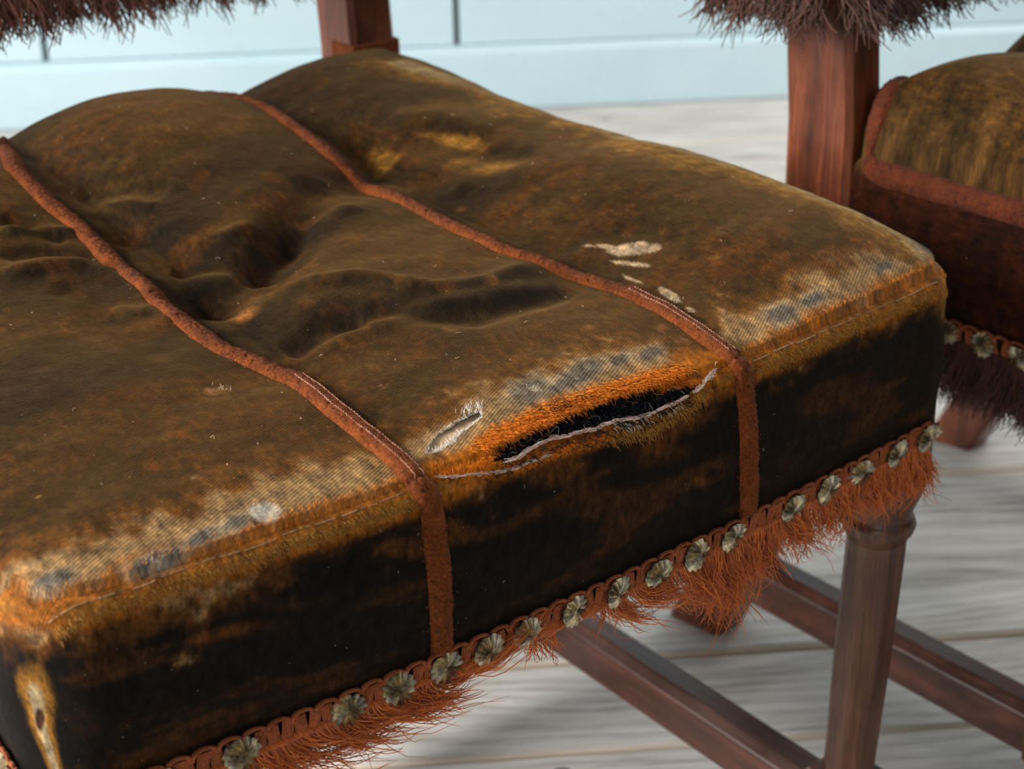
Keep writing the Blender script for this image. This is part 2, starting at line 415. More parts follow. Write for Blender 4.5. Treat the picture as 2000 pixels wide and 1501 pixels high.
folds = [   # crease and ridge lines: points, half width, height
    ([(590, 420), (545, 480), (505, 530), (420, 580), (380, 610)], .016, -.013),
    ([(640, 350), (600, 400), (560, 440), (520, 520)], .016, -.007),
    ([(330, 520), (400, 505), (480, 500), (520, 510)], .010, -.006),
    ([(400, 590), (480, 545), (560, 480), (640, 420), (700, 400)], .009, .0045),
    ([(420, 470), (480, 440), (540, 440)], .006, .003),
    ([(560, 560), (700, 545), (850, 570), (960, 555), (1040, 520)], .008, .0045),
    ([(600, 620), (760, 610), (930, 620), (1060, 580), (1120, 560)], .009, -.0045),
    ([(600, 700), (680, 655), (800, 610), (950, 580), (1080, 560)], .008, .003),
    ([(560, 690), (640, 640), (720, 620)], .010, -.006),
    ([(180, 415), (260, 400), (300, 410)], .006, .003),
    ([(150, 380), (240, 360), (330, 370)], .010, -.004),
    ([(230, 460), (300, 470), (370, 520)], .008, -.004),
    ([(0, 420), (60, 440), (130, 470)], .007, -.004),
    ([(0, 450), (80, 445), (150, 455)], .005, .003),
    ([(0, 540), (90, 520), (180, 520), (260, 560), (310, 610)], .009, .0045),
    ([(0, 500), (80, 490), (170, 500), (230, 530)], .007, -.004),
    ([(210, 600), (260, 610), (310, 612), (345, 640)], .008, .003),
    ([(100, 560), (180, 580), (260, 650), (330, 700)], .012, -.003),
    ([(700, 260), (720, 330), (690, 380)], .014, -.006),
    ([(850, 260), (940, 300), (1060, 300)], .014, -.003),
    ([(760, 240), (860, 230), (960, 260)], .014, .003),
    ([(1150, 470), (1220, 450), (1330, 470)], .010, -.002),
    ([(760, 310), (840, 330), (930, 370)], .012, .0025),
]
for pts, wd, am in folds: FOLDS.append((path(*pts), wd, am))

# ------------------------------------------------------------------ wear map of the near seat, with a painted rim light
def lay(C, m, col, k=1.0):
    m = np.clip(m*k, 0, 1)[:, None]; return C*(1-m)+s2l(col)[None, :]*m
def ell(p, q, c, a, b):
    """0 at centre, 1 on the ellipse through the photo offsets a and b"""
    c0 = at(*c); u = at(c[0]+a[0], c[1]+a[1])-c0; v = at(c[0]+b[0], c[1]+b[1])-c0
    Mi = np.linalg.inv(np.array([u, v]).T); d = np.stack([p-c0[0], q-c0[1]], 0); e = Mi@d
    return np.hypot(e[0], e[1])
def near_seat_colours(p, q):
    d, nx, ny = sdist(p, q); n = len(p)
    N1 = fbm(p*1.0, q*1.6, .055, 1, 5); N2 = fbm(p, q*2.2, .03, 2, 5); N3 = fbm(p, q, .012, 3, 4); N4 = fbm(p*.6, q*1.8, .09, 4, 4)
    C = np.tile(s2l((76, 52, 19)), (n, 1))
    C = lay(C, sstep(.40, .66, N1), (110, 67, 20), .7)
    C = lay(C, sstep(.50, .72, N2), (90, 72, 38), .6)
    C = lay(C, sstep(.54, .30, N4), (38, 30, 20), .9)
    C = lay(C, sstep(.58, .74, fbm(p, q, .022, 8, 4)), (120, 69, 24), .5)
    wear = .22+.3*sstep(.16, .05, q)*sstep(.0, .05, -d)
    wear = np.full(n, 0.)+wear
    front = (ny < -.3)
    # the side of the seat: dark unfaded velvet with brown clouds
    side = sstep(.003, .013, d+(N3-.5)*.006)
    Cs = np.tile(s2l((36, 29, 24)), (n, 1))
    Cs = lay(Cs, sstep(.52, .70, fbm(p*.5+q*.5, d*2.0, .03, 21, 4)), (96, 62, 30), .85)
    Cs = lay(Cs, sstep(.52, .70, fbm(p*.8, d*2.4, .05, 23, 4)), (30, 28, 30), .8)
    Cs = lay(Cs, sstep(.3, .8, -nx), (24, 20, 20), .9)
    C = C*(1-side[:, None])+Cs*side[:, None]; wear = wear*(1-side)+.10*side
    # right edge: faded pile, with gold rim light painted into the colour
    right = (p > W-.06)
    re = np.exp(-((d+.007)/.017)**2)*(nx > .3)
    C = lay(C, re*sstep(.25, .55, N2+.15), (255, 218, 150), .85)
    # threadbare band behind the front seam
    def band(pts, wd, col, k, soft=.6, nz=.5):
        dd, _ = seg_dist(p, q, path(*pts)); dd = dd*(1+nz*(N3*2-1)*1.2)
        return sstep(wd*(1+soft), wd*(1-soft), dd)
    bands = [([(30, 1150), (150, 1120), (300, 1085), (420, 1035), (520, 985), (640, 950), (740, 925)], .0125),
             ([(850, 880), (900, 850), (960, 815), (1060, 765), (1160, 730), (1270, 700)], .0115),
             ([(1440, 650), (1520, 618), (1600, 580), (1700, 545), (1740, 520)], .0105)]
    for pts, wd in bands:
        m = band(pts, wd*1.9, None, 1, .6)
        C = lay(C, m, (168, 108, 44), .8); wear = np.maximum(wear, m*.75)
        m = band(pts, wd, None, 1, .55, .8); C = lay(C, m, (236, 198, 152), .88); wear = np.maximum(wear, m)
    dd, _ = seg_dist(p, q, path((800, 128), (950, 175), (1100, 217), (1300, 285), (1450, 330), (1560, 362), (1700, 405), (1800, 445), (1860, 480)))  # gold rim highlight painted along the seat's right silhouette
    C = lay(C, sstep(.040, .006, dd+(N2-.5)*.040), (226, 168, 80), .75); m = sstep(.018, .006, dd+(N3-.5)*.010); C = lay(C, m, (255, 232, 186), .85); wear = np.maximum(wear, m*.5)
    # orange along the seam
    ok = (d > -.05) & (d < .02) & (ny < -.2)
    o1 = sstep(-.015, -.006, d+(N3-.5)*.012)*sstep(.011, .004, d+(N2-.5)*.008)*ok
    C = lay(C, o1, (232, 138, 34), .85); wear = np.maximum(wear*(1-o1*.5), o1*.35)
    o2 = np.exp(-((d-.001+(N3-.5)*.003)/.0035)**2)*ok; C = lay(C, o2*sstep(.35, .6, N3), (244, 176, 84), .6)
    # grey bald patches
    for c, a, b in [((105, 1130), (38, -8), (6, 22)), ((300, 1092), (55, -18), (8, 28)), ((400, 1045), (36, -16), (6, 20)), ((465, 1018), (30, -12), (4, 16)),
                    ((1040, 757), (42, -14), (10, 26)), ((1130, 728), (50, -22), (6, 16)), ((1270, 690), (28, -6), (4, 14)), ((1215, 700), (18, -8), (4, 10)),
                    ((1525, 612), (30, -8), (6, 18)), ((1585, 585), (22, -8), (4, 12)), ((1815, 455), (46, 22), (-30, 16)), ((1762, 418), (26, 10), (-6, 8)), ((1725, 522), (18, -4), (2, 10))]:
        r = ell(p, q, c, a, b)+(N3-.5)*.9+(N2-.5)*.5
        m = sstep(1.25, .65, r); C = lay(C, sstep(1.7, 1.0, r), (236, 214, 188), .65); C = lay(C, m, (136, 138, 142), .9); wear = np.maximum(wear, m*.55)
    # bright worn-through places
    def blot(c, a, b, col, k=1., rag=.7, w_=.3, lo=.75, hi=1.1):
        nonlocal C, wear
        r = ell(p, q, c, a, b)+(N3-.5)*rag; m = sstep(hi, lo, r); C = lay(C, m, col, k); wear = np.maximum(wear*(1-m), m*w_)
    blot((515, 1000), (34, 4), (-4, 22), (255, 250, 244), 1, .4)
    blot((305, 1103), (14, 8), (-4, 14), (226, 206, 184), .9, .9)
    blot((1042, 757), (11, 2), (-2, 8), (240, 226, 208), .8, 1.2)
    for c, a, b in [((1235, 482), (46, -6), (4, 10)), ((1190, 480), (30, 6), (2, 6)), ((1315, 580), (28, 18), (-3, 6)), ((1345, 604), (16, 8), (-2, 4)), ((1235, 545), (22, 8), (2, 6)), ((1150, 478), (18, -1), (0, 4)), ((1240, 515), (36, 4), (1, 4))]:
        blot(c, a, b, (255, 226, 196), .95, 2.0)
    blot((475, 612), (30, -12), (6, 14), (214, 140, 76), .85, .8, .3, .3, 1.3)
    blot((425, 757), (32, -4), (4, 8), (206, 150, 104), .85, 1.2, .3)
    blot((418, 750), (30, 0), (2, 5), (30, 20, 12), .7, 1.0, .1)
    blot((350, 848), (20, 0), (0, 14), (164, 88, 30), .8, .8, .3, .2, 1.2)
    blot((300, 910), (14, 0), (0, 9), (156, 76, 28), .7, .8, .3, .2, 1.2)
    for c in [(1090, 205), (960, 560), (1060, 600), (780, 560), (900, 410), (240, 1010), (700, 640), (1500, 420), (1400, 500), (1150, 640), (880, 640), (1290, 640)]:
        blot(c, (14, -3), (3, 7), (190, 128, 74), .45, 1.6, .3, .2, 1.2)
    # gold rubs on the right back
    for c, a, b in [((1140, 235), (90, 24), (-10, 22)), ((1000, 200), (120, 20), (-20, 30)), ((1250, 290), (120, 40), (-20, 14)), ((960, 320), (70, -4), (-10, 26)), ((1480, 350), (90, 26), (-20, 14)), ((740, 300), (30, 10), (-6, 26)), ((880, 270), (60, 6), (4, 12))]:
        r = ell(p, q, c, a, b)+(N2-.5)*1.6; C = lay(C, sstep(1.3, .2, r), (216, 158, 66), .7)
    # orange pile round the long tear
    for pts, wd, k in [([(960, 885), (1020, 850), (1090, 805), (1200, 770), (1300, 745), (1390, 715)], .008, .95), ([(850, 915), (900, 905), (960, 895)], .006, .9), ([(1340, 700), (1400, 700)], .008, .7)]:
        dd, _ = seg_dist(p, q, path(*pts)); m = sstep(wd*1.5, wd*.4, dd+(N3-.5)*.008); C = lay(C, m, (250, 146, 20), k); wear = wear*(1-m)
    dd, _ = seg_dist(p, q, path((1010, 900), (1080, 868), (1150, 850), (1200, 835))); m = sstep(.0075, .0035, dd+(N3-.5)*.004); C = lay(C, m, (214, 122, 34), .9)
    for c, a, b in [((1280, 865), (70, 10), (0, 45)), ((1330, 830), (60, -20), (0, 36)), ((1100, 920), (50, -10), (0, 30)), ((880, 1040), (50, 0), (0, 24)), ((790, 1070), (50, 6), (0, 24)), ((440, 1235), (80, -22), (4, 14)), ((1370, 940), (30, 0), (0, 16))]:
        r = ell(p, q, c, a, b)+(N2-.5)*1.2; C = lay(C, sstep(1.3, .2, r), (150, 92, 34), .65)
    # rubbed corner: bare vertical streak with a small hole
    dd, tt = seg_dist(p, q, path((70, 1362), (76, 1400), (92, 1450), (108, 1499))); wdt = .0075-.003*tt
    m = sstep(wdt*2.6, wdt*1.1, dd+(N3-.5)*.004); C = lay(C, m, (230, 166, 70), .9); wear = np.maximum(wear*(1-m), m*.5)
    m = sstep(wdt*1.2, wdt*.5, dd+(N3-.5)*.003); C = lay(C, m, (255, 236, 200), .95)
    blot((78, 1402), (11, 0), (2, 24), (104, 66, 52), 1, .4, .1)
    return C, np.clip(wear, 0, 1)

def far_seat_colours(p, q):
    d, nx, ny = sdist(p, q); n = len(p)
    N1 = fbm(p, q*1.6, .055, 31, 5); N2 = fbm(p, q*2, .03, 32, 5); N3 = fbm(p, q, .012, 33, 4)
    C = np.tile(s2l((78, 58, 28)), (n, 1)); C = lay(C, sstep(.4, .66, N1), (106, 74, 34), .8); C = lay(C, sstep(.45, .62, N2), (60, 48, 28), .7)
    m = sstep(-.085, -.02, d+(N2-.5)*.05)*(d < .004); C = lay(C, m*sstep(.30, .75, N2), (150, 108, 58), .7)
    side = sstep(.0, .006, d); Cs = np.tile(s2l((86, 40, 16)), (n, 1)); Cs = lay(Cs, sstep(.42, .62, N1), (58, 28, 16), .8)
    C = C*(1-side[:, None])+Cs*side[:, None]
    return C, np.full(n, .15)

def inpoly(p, q, poly):
    r = np.zeros(p.shape, bool); n = len(poly)
    for i in range(n):
        x1, y1 = poly[i]; x2, y2 = poly[(i+1) % n]
        c = ((y1 > q) != (y2 > q)) & (p < (x2-x1)*(q-y1)/(y2-y1+1e-15)+x1); r ^= c
    return r
UP = [(948, 903), (975, 880), (1005, 862), (1040, 846), (1072, 838), (1090, 816), (1130, 800), (1160, 795), (1200, 782), (1250, 770), (1270, 762), (1300, 762), (1330, 752), (1360, 750)]
LO = [(948, 908), (980, 900), (1015, 888), (1035, 874), (1075, 856), (1110, 848), (1150, 838), (1200, 818), (1240, 815), (1280, 800), (1320, 782), (1345, 768), (1368, 752)]
TEAR = np.array([at(*p) for p in UP]+[at(*p) for p in LO[::-1]])
SL = [(830, 884), (838, 866), (852, 848), (880, 830), (905, 815), (928, 806), (940, 803), (943, 815), (925, 830), (900, 846), (890, 862), (868, 874), (850, 884)]
SLIT = np.array([at(*p) for p in SL])

def seat_mesh(name, parent, colours, coarse, holes=()):
    if coarse: gp = np.arange(-.102, W+.102, .003); gq = np.arange(-.102, D+.102, .003)
    else:
        gp = np.arange(-.102, W+.102, .00115)
        gq = np.concatenate([np.arange(-.102, .10, .0010), np.arange(.10, D+.102, .0021)])
    P, Q = np.meshgrid(gp, gq); d, nx, ny = sdist(P, Q)
    over = np.clip(d-HS+1e-5, 0, None); P2 = P-nx*over; Q2 = Q-ny*over          # trim to the lower edge
    keep_v = over < .0045 if coarse else over < .0032
    V = S(P2.ravel(), Q2.ravel())
    nr, nc = P.shape; idx = np.arange(nr*nc).reshape(nr, nc)
    Fq = np.stack([idx[:-1, :-1], idx[:-1, 1:], idx[1:, 1:], idx[1:, :-1]], -1).reshape(-1, 4)
    kv = keep_v.ravel(); ov = (over > 0).ravel()
    ok = kv[Fq].all(1) & ~ov[Fq].all(1)
    cp = P2.ravel()[Fq].mean(1); cq = Q2.ravel()[Fq].mean(1)
    for poly in holes: ok &= ~inpoly(cp, cq, poly)
    Fq = Fq[ok]; used = np.unique(Fq); mp = np.full(nr*nc, -1); mp[used] = np.arange(len(used)); Fq = mp[Fq]
    pv, qv = P2.ravel()[used], Q2.ravel()[used]
    me = np_mesh(name, V[used], Fq)
    C, wr = colours(pv, qv)
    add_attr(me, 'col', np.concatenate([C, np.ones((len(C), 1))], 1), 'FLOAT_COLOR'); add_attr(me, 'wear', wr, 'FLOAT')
    sd_, snx, _ = sdist(pv, qv); add_attr(me, 'nap', 1-(.68+.30*sstep(.3, .8, -snx))*sstep(.004, .018, sd_), 'FLOAT')
    add_attr(me, 'dom', np.stack([pv, qv, np.zeros_like(pv)], 1), 'FLOAT_VECTOR')
    return link(name, me, parent, M_VEL)

# ------------------------------------------------------------------ things made of cord and thread on the seat
def resample(pts, step):
    pts = np.asarray(pts, float); seg = np.r_[0, np.cumsum(np.linalg.norm(np.diff(pts, axis=0), axis=1))]
    t = np.arange(0, seg[-1], step); return np.stack([np.interp(t, seg, pts[:, k]) for k in range(pts.shape[1])], 1)
def braid_strip(name, dom_pts, parent, mat, half=.0062, high=.0034, step=.0011, seed=0, rough=.0005, nseg=11):
    c = resample(dom_pts, step)
    for _ in range(3): c[1:-1] = (c[:-2]+2*c[1:-1]+c[2:])/4
    t = np.gradient(c, axis=0); t /= np.linalg.norm(t, axis=1, keepdims=True)+1e-12; s = np.stack([-t[:, 1], t[:, 0]], 1)
    r = np.random.default_rng(seed); L = np.arange(len(c))*step
    wv = half*(1+.16*(fbm(L, L*0, .02, seed+3, 3)-.5)*2)
    phi = np.linspace(-1, 1, nseg); base = S(c[:, 0], c[:, 1]); N = normal(c[:, 0], c[:, 1])
    e = 1.5e-3; side3 = S(c[:, 0]+s[:, 0]*e, c[:, 1]+s[:, 1]*e)-S(c[:, 0]-s[:, 0]*e, c[:, 1]-s[:, 1]*e)
    side3 -= N*(side3*N).sum(1, keepdims=True); side3 /= np.linalg.norm(side3, axis=1, keepdims=True)
    prof = np.cos(phi*math.pi/2)**.55; prof[0] = prof[-1] = -.25
    bumpy = r.normal(0, rough, (len(c), nseg))*(np.abs(phi) < .95)
    V = base[:, None, :]+side3[:, None, :]*(wv[:, None]*phi[None, :])[..., None]+N[:, None, :]*((high*prof)[None, :]+bumpy)[..., None]
    idx = np.arange(len(c)*nseg).reshape(len(c), nseg)
    Fq = np.stack([idx[:-1, :-1], idx[:-1, 1:], idx[1:, 1:], idx[1:, :-1]], -1).reshape(-1, 4)
    me = np_mesh(name, V.reshape(-1, 3), Fq)
    return link(name, me, parent, mat)
def pile_fibres(name, dom_lines, n, length, parent, mat, spread=.002, lean=None, rad=.00016, up=.8, pts=4):
    """short fibres standing on lines of the cover; lean = (dp, dq) domain direction"""
    lines = []; rr = []
    for line in dom_lines:
        c = resample(line, .0003)
        if len(c) < 2: continue
        k = RNG.integers(0, len(c), n); o = c[k]+RNG.normal(0, spread, (n, 2))
        B = S(o[:, 0], o[:, 1]); N = normal(o[:, 0], o[:, 1])
        ln = np.array(lean if lean is not None else (0, -1.)); e = .001
        Td = S(o[:, 0]+ln[0]*e, o[:, 1]+ln[1]*e)-B; Td /= np.linalg.norm(Td, axis=1, keepdims=True)+1e-9
        dirn = Td*(1-up)+N*up+RNG.normal(0, .3, (n, 3)); dirn /= np.linalg.norm(dirn, axis=1, keepdims=True)
        Ls = length*RNG.uniform(.45, 1.15, n); t = np.linspace(0, 1, pts)
        L = B[:, None]-N[:, None]*.0006+dirn[:, None]*(Ls[:, None]*t[None])[..., None]+(Td[:, None]*(Ls[:, None]*(t[None]**2)*.5)[..., None])+RNG.normal(0, .0003, (n, pts, 3))*t[None, :, None]
        lines.append(L); rr.append(np.tile(rad*np.array([1, .9, .7, .3])[:pts], (n, 1)))
    return strands(name, np.concatenate(lines), np.concatenate(rr), parent, mat, 3)

def nail_mesh(seed):
    """pressed scalloped shell: radiating pleats from an off-centre boss"""
    r = np.random.default_rng(seed); R = .0088; k = 13; m = k*4; rings = [.10, .25, .45, .68, .88, 1.0]
    off = np.array([.0012*math.cos(seed*2.1), -.0016]); V = [(off[0], off[1], .0027)]; Fc = []
    jit = r.uniform(.94, 1.05, k)
    for f in rings:
        for j in range(m):
            a = 2*math.pi*(j+.6*math.sin(j*2*math.pi/m+seed))/m; ph = j % 4; lob = (0, .62, 1, .62)[ph]
            rad = R*f*(1-(1-lob)*.17*f**3)*(1+(jit[j//4]-1)*f); z = .0019*(1-f**2.2)+.0014*(lob-.5)*min(1, f*1.7)
            if ph == 2: z += .0006*min(1, f*2)
            V.append((rad*math.cos(a)+off[0]*(1-f), rad*math.sin(a)+off[1]*(1-f), z+.0004))
    for j in range(m): Fc.append((0, 1+j, 1+(j+1) % m))
    for ri in range(len(rings)-1):
        for j in range(m):
            a = 1+ri*m+j; b = 1+ri*m+(j+1) % m; Fc.append((a, a+m, b+m, b))
    b0 = len(V)                                        # turned-down rim gives the sheet its thickness
    for j in range(m):
        x, y, z = V[1+(len(rings)-1)*m+j]; V.append((x*.97, y*.97, z-.0011))
    for j in range(m): a = 1+(len(rings)-1)*m; Fc.append((a+j, b0+j, b0+(j+1) % m, a+(j+1) % m))
    me = bpy.data.meshes.new('nail'); me.from_pydata(V, [], Fc); me.update(); me.materials.append(M_NAIL); return me
NAILS = [nail_mesh(i) for i in range(3)]
def frame_at(p, q):
    B = S(np.array([p]), np.array([q]))[0]; N = normal(np.array([p]), np.array([q]))[0]
    e = .001; T = S(np.array([p+e]), np.array([q]))[0]-S(np.array([p-e]), np.array([q]))[0]
    if np.linalg.norm(T) < 2e-4: T = S(np.array([p]), np.array([q+e]))[0]-S(np.array([p]), np.array([q-e]))[0]
    T -= N*(T@N); T /= np.linalg.norm(T); return B, N, T, np.cross(N, T)
def place_nail(parent, p, q, i, lift=.0034, squash=None):
    B, N, T, U = frame_at(p, q); o = bpy.data.objects.new('nail', NAILS[i % 3]); COL.objects.link(o); o.parent = parent
    a = random.uniform(0, 6.28); X = T*math.cos(a)+U*math.sin(a); Y = np.cross(N, X); P = B+N*lift
    tl = RNG.normal(0, .12, 2); N2 = N+T*tl[0]+U*tl[1]; N2 /= np.linalg.norm(N2); X = X-N2*(X@N2); X /= np.linalg.norm(X); Y = np.cross(N2, X)
    o.matrix_local = Matrix(((X[0], Y[0], N2[0], P[0]), (X[1], Y[1], N2[1], P[1]), (X[2], Y[2], N2[2], P[2]), (0, 0, 0, 1)))
    return o

def gimp(parent, p0, p1, q_of, side='front', step=.0066, seed=3):
    """woven gimp tape along the lower edge: bundles of satin threads with a twisted loop over each"""
    gl = []; gr = []; r = np.random.default_rng(seed)
    def pt(sv, h, out):       # sv along edge, h above lower edge, out
        if side == 'front': p = np.full_like(h, 0)+sv; q = -(HS-h)
        else: p = -(HS-h); q = np.full_like(h, 0)+sv
        return S(p, q)+normal(p, q)*out[..., None]
    n = int((p1-p0)/step)
    for i in range(n):
        c = p0+(i+.5)*step
        for k in range(7):                                 # satin bundle, slightly slanted
            t = np.linspace(0, 1, 7); off = (k-3)*.00082
            sv = c+off+(t-.5)*.0016*(1 if i % 2 else -1); h = .0005+t*.0118
            out = .0012+.0018*np.sin(t*math.pi)**.6*(1-abs(k-3)/5)
            gl.append((sv, h, out)); gr.append(np.full(7, .00052))
    gl = np.array(gl); gl = pt(gl[:, 0].ravel(), gl[:, 1].ravel(), gl[:, 2].ravel()).reshape(len(gr), 7, 3)
    o1 = strands('gimp_trim', gl, np.array(gr), parent, M_GIMP, 5)
    gl = []; gr = []
    n2 = int((p1-p0)/.0115)
    for i in range(n2):                                    # scalloped twisted cord on the upper edge
        c = p0+(i+.5)*.0115
        for k in range(3):
            t = np.linspace(0, 1, 15); a = math.pi*(1-t)
            sv = c+.0056*np.cos(a)+.0007*np.cos(t*26+k*2.09); h = .0112+.0042*np.sin(a)**.7+.0007*np.sin(t*26+k*2.09); out = .0024+.0007*np.sin(t*26+k*2.09+1)
            gl.append((sv, h, out)); gr.append(np.full(15, .00072))
    gl = np.array(gl); gl = pt(gl[:, 0].ravel(), gl[:, 1].ravel(), gl[:, 2].ravel()).reshape(len(gr), 15, 3)
    o2 = strands('gimp_cord', gl, np.array(gr), o1, M_GIMP, 5)
    return o1

def hang(base, length, sway, curl, n=9, rnd=None):
    t = np.linspace(0, 1, n)[:, None]
    ph = RNG.uniform(0, 6.28, 2)
    L = base[None]+np.array([0, 0, -1.])*length*t*(1-.25*t*np.linalg.norm(sway))+np.array([sway[0], sway[1], 0])[None]*length*t**1.6+np.array([0, 0, sway[2]])*length*t**2.2
    L = L+curl*length*np.stack([np.sin(t[:, 0]*7+ph[0]), np.cos(t[:, 0]*6+ph[1]), np.sin(t[:, 0]*9+ph[0]*2)*.5], 1)*t
    return L

# ------------------------------------------------------------------ chair parts
def octo(cx, cy, z, r, rot=math.pi/8):
    return [(cx+r*math.cos(rot+i*math.pi/4), cy+r*math.sin(rot+i*math.pi/4), z) for i in range(8)]
def front_leg(parent, x, y, lean=(-.012, .0)):
    zb = -FZ
    def ctr(z): t = max(0, (-.06-z)/.3); return x+lean[0]*t, y+lean[1]*t
    prof = [(.006, .026), (-.012, .0262), (-.040, .0265), (-.046, .0262), (-.054, .0255), (-.062, .0235), (-.070, .0205), (-.075, .0190), (-.078, .0186), (-.0795, .0206), (-.084, .0222), (-.0885, .0210), (-.091, .0175), (-.094, .0182)]
    n = 32; secs = []
    for z, r in prof:
        cx, cy = ctr(z); secs.append([(cx+r*math.cos(2*math.pi*i/n), cy+r*math.sin(2*math.pi*i/n), z) for i in range(n)])
    leg = prism('leg', secs, parent, M_WOOD, smooth=True)
    secs = []
    for z, r in [(-.093, .0182), (-.100, .0186), (-.18, .0182), (-.245, .0168), (-.262, .0165)]:
        cx, cy = ctr(z); secs.append(octo(cx, cy, z, r))
    prism('shaft', secs, leg, M_WOOD, bevel=.0012)
    cx, cy = ctr(-.29); h = .021
    prism('block', [[(cx-a, cy-a, z), (cx+a, cy-a, z), (cx+a, cy+a, z), (cx-a, cy+a, z)] for z, a in ((-.262, h-.004), (-.268, h), (-.316, h), (-.322, h-.005))], leg, M_WOOD, bevel=.0015)
    secs = [[(cx+r*math.cos(2*math.pi*i/n), cy+r*math.sin(2*math.pi*i/n), z) for i in range(n)] for z, r in ((-.320, .015), (-.330, .021), (-.345, .023), (zb, .018))]
    prism('foot', secs, leg, M_WOOD, smooth=True)
    return leg
def rear_post(parent, x0, x1, y0=.54, y1=.590, top=.60, rake=.125, foot_dx=0., sgn=1):
    secs = []
    for z, dy, s in [(-FZ, rake, 1.0), (-FZ+.05, rake*.80, 1.0), (-.24, rake*.55, 1.), (-.10, .02, 1.), (-.04, .0, 1.), (.10, 0, 1.), (.25, .012, 1.), (top, .07, .9)]:
        dx = foot_dx*max(0, min(1, (-.05-z)/.3)); c = .0045
        a0, a1, b0, b1 = x0+dx, x1+dx, y0+dy, y1+dy
        secs.append([(a0+c, b0, z), (a1-c, b0, z), (a1, b0+c, z), (a1, b1-c, z), (a1-c, b1, z), (a0+c, b1, z), (a0, b1-c, z), (a0, b0+c, z)])
    return prism('post', secs, parent, M_WOODP, bevel=.0008)
def bar(name, a, b, w_, h, parent, mat, chamfer=.007):
    a = np.array(a, float); b = np.array(b, float); t = (b-a)/np.linalg.norm(b-a); s = np.cross(t, (0, 0, 1.)); s /= np.linalg.norm(s); u = np.cross(s, t)
    c = chamfer; o = [(-w_/2, -h/2), (w_/2, -h/2), (w_/2, h/2-c), (w_/2-c, h/2), (-w_/2+c, h/2), (-w_/2, h/2-c)]
    secs = [[tuple(P+s*x+u*z) for x, z in o] for P in (a, a+(b-a)*.33, a+(b-a)*.66, b)]
    return prism(name, secs, parent, mat, bevel=.0012)

def backrest(parent, wool, z0=.262, n_cl=260, y_f=.532, drop=.05, kz=.0):
    """padded back between the posts, with a heavy wool fringe round its lower edge"""
    xs0, xs1 = .036, .566; y0, y1 = y_f, .618
    secs = []
    for z, g, dy in [(z0-.004, -.012, 0), (z0, 0, 0), (z0+.06, .006, .006), (z0+.22, .004, .034), (z0+.32, -.012, .05)]:
        a0, a1, b0, b1 = xs0-g, xs1+g, y0-g+dy, y1+g+dy; c = .015
        secs.append([(a0+c, b0, z), (a1-c, b0, z), (a1, b0+c, z), (a1, b1-c, z), (a1-c, b1, z), (a0+c, b1, z), (a0, b1-c, z), (a0, b0+c, z)])
    bk = prism('backrest', secs, parent, mat_back, smooth=True)
    per = []
    for x in np.arange(xs0, xs1, .0034): per.append((x, y0, 0, -1))
    for y in np.arange(y0, y1, .0034): per.append((xs0, y, -1, 0)); per.append((xs1, y, 1, 0))
    lines = []; rad = []
    for (x, y, ox, oy) in per:
        for row in range(3):
            Ltuft = drop*RNG.uniform(.72, 1.18); jx = RNG.normal(0, .10, 2)
            for k in range(11):
                b = np.array([x+RNG.normal(0, .0015), y+RNG.normal(0, .0015), z0+.010-row*.006+RNG.uniform(-.004, .004)+kz])
                b[:2] += np.array([ox, oy])*(.004+.004*row)
                sway = np.array([ox*.28+jx[0]+RNG.normal(0, .09), oy*.28+jx[1]+RNG.normal(0, .07), 0])
                lines.append(hang(b, Ltuft*RNG.uniform(.85, 1.08), sway, .10, 7)); rad.append(.00055*np.array([1, 1, 1, .95, .9, .8, .5]))
    o = strands('back_fringe', lines, np.array(rad), bk, wool, 4); o['kind'] = 'stuff'
    return bk
mat_back = mat_cloth('back_velvet', (60, 42, 22), (96, 66, 32), 600, .6, .3)

def collar(parent, x0, x1, y0, z0, z1):
    g = .0015
    return prism('post_collar', [[(x0-g, y0-g, z), (x1+g, y0-g, z), (x1+g, y0+.03, z), (x0-g, y0+.03, z)] for z in (z0, z1)], parent, M_BRAID, bevel=.002)

def chair_frame(parent, toe=0., sh=0.):
    legs = [front_leg(parent, .538, .031, (-.013, .004)), front_leg(parent, .045, .036)]
    rear_post(parent, .516, .556, foot_dx=.0); rear_post(parent, .050, .088, y0=.54+sh, y1=.592+sh, foot_dx=toe)
    zs = -.290
    for xf, xr in ((.524, .531), (.036, .069+toe*.8)):
        bar('side_stretcher', (xf, .050, zs), (xr, .640, zs), .030, .036, parent, M_WOODY)
    bar('cross_stretcher', (.05, .34, zs), (.52, .34, zs), .030, .036, parent, M_WOOD)
    for n_, a, b in (('front_rail', (.05, .032, .020), (.52, .032, .020)), ('back_rail', (.12, .560, .02), (.51, .560, .02)), ('side_rail', (.035, .04, .02), (.070, .50, .02)), ('side_rail', (.527, .04, .02), (.53, .55, .02))):
        bar(n_, a, b, .03, .05, parent, M_WOODY, .002)

def empty(name, loc, rz, label, cat, group=None):
    o = bpy.data.objects.new(name, None); COL.objects.link(o); o.location = loc; o.rotation_euler = (0, 0, rz)
    o['label'] = label; o['category'] = cat
    if group: o['group'] = group
    return o

# ------------------------------------------------------------------ the near chair
c1 = empty('upholstered_chair', (0, 0, FZ), 0, 'large near chair with worn olive-gold velvet seat, torn front seam showing black horsehair', 'chair')
seat = seat_mesh('seat_cover', c1, near_seat_colours, False, (TEAR, SLIT)); seat['label'] = 'worn olive-brown velvet seat cover with orange rubbed seams'
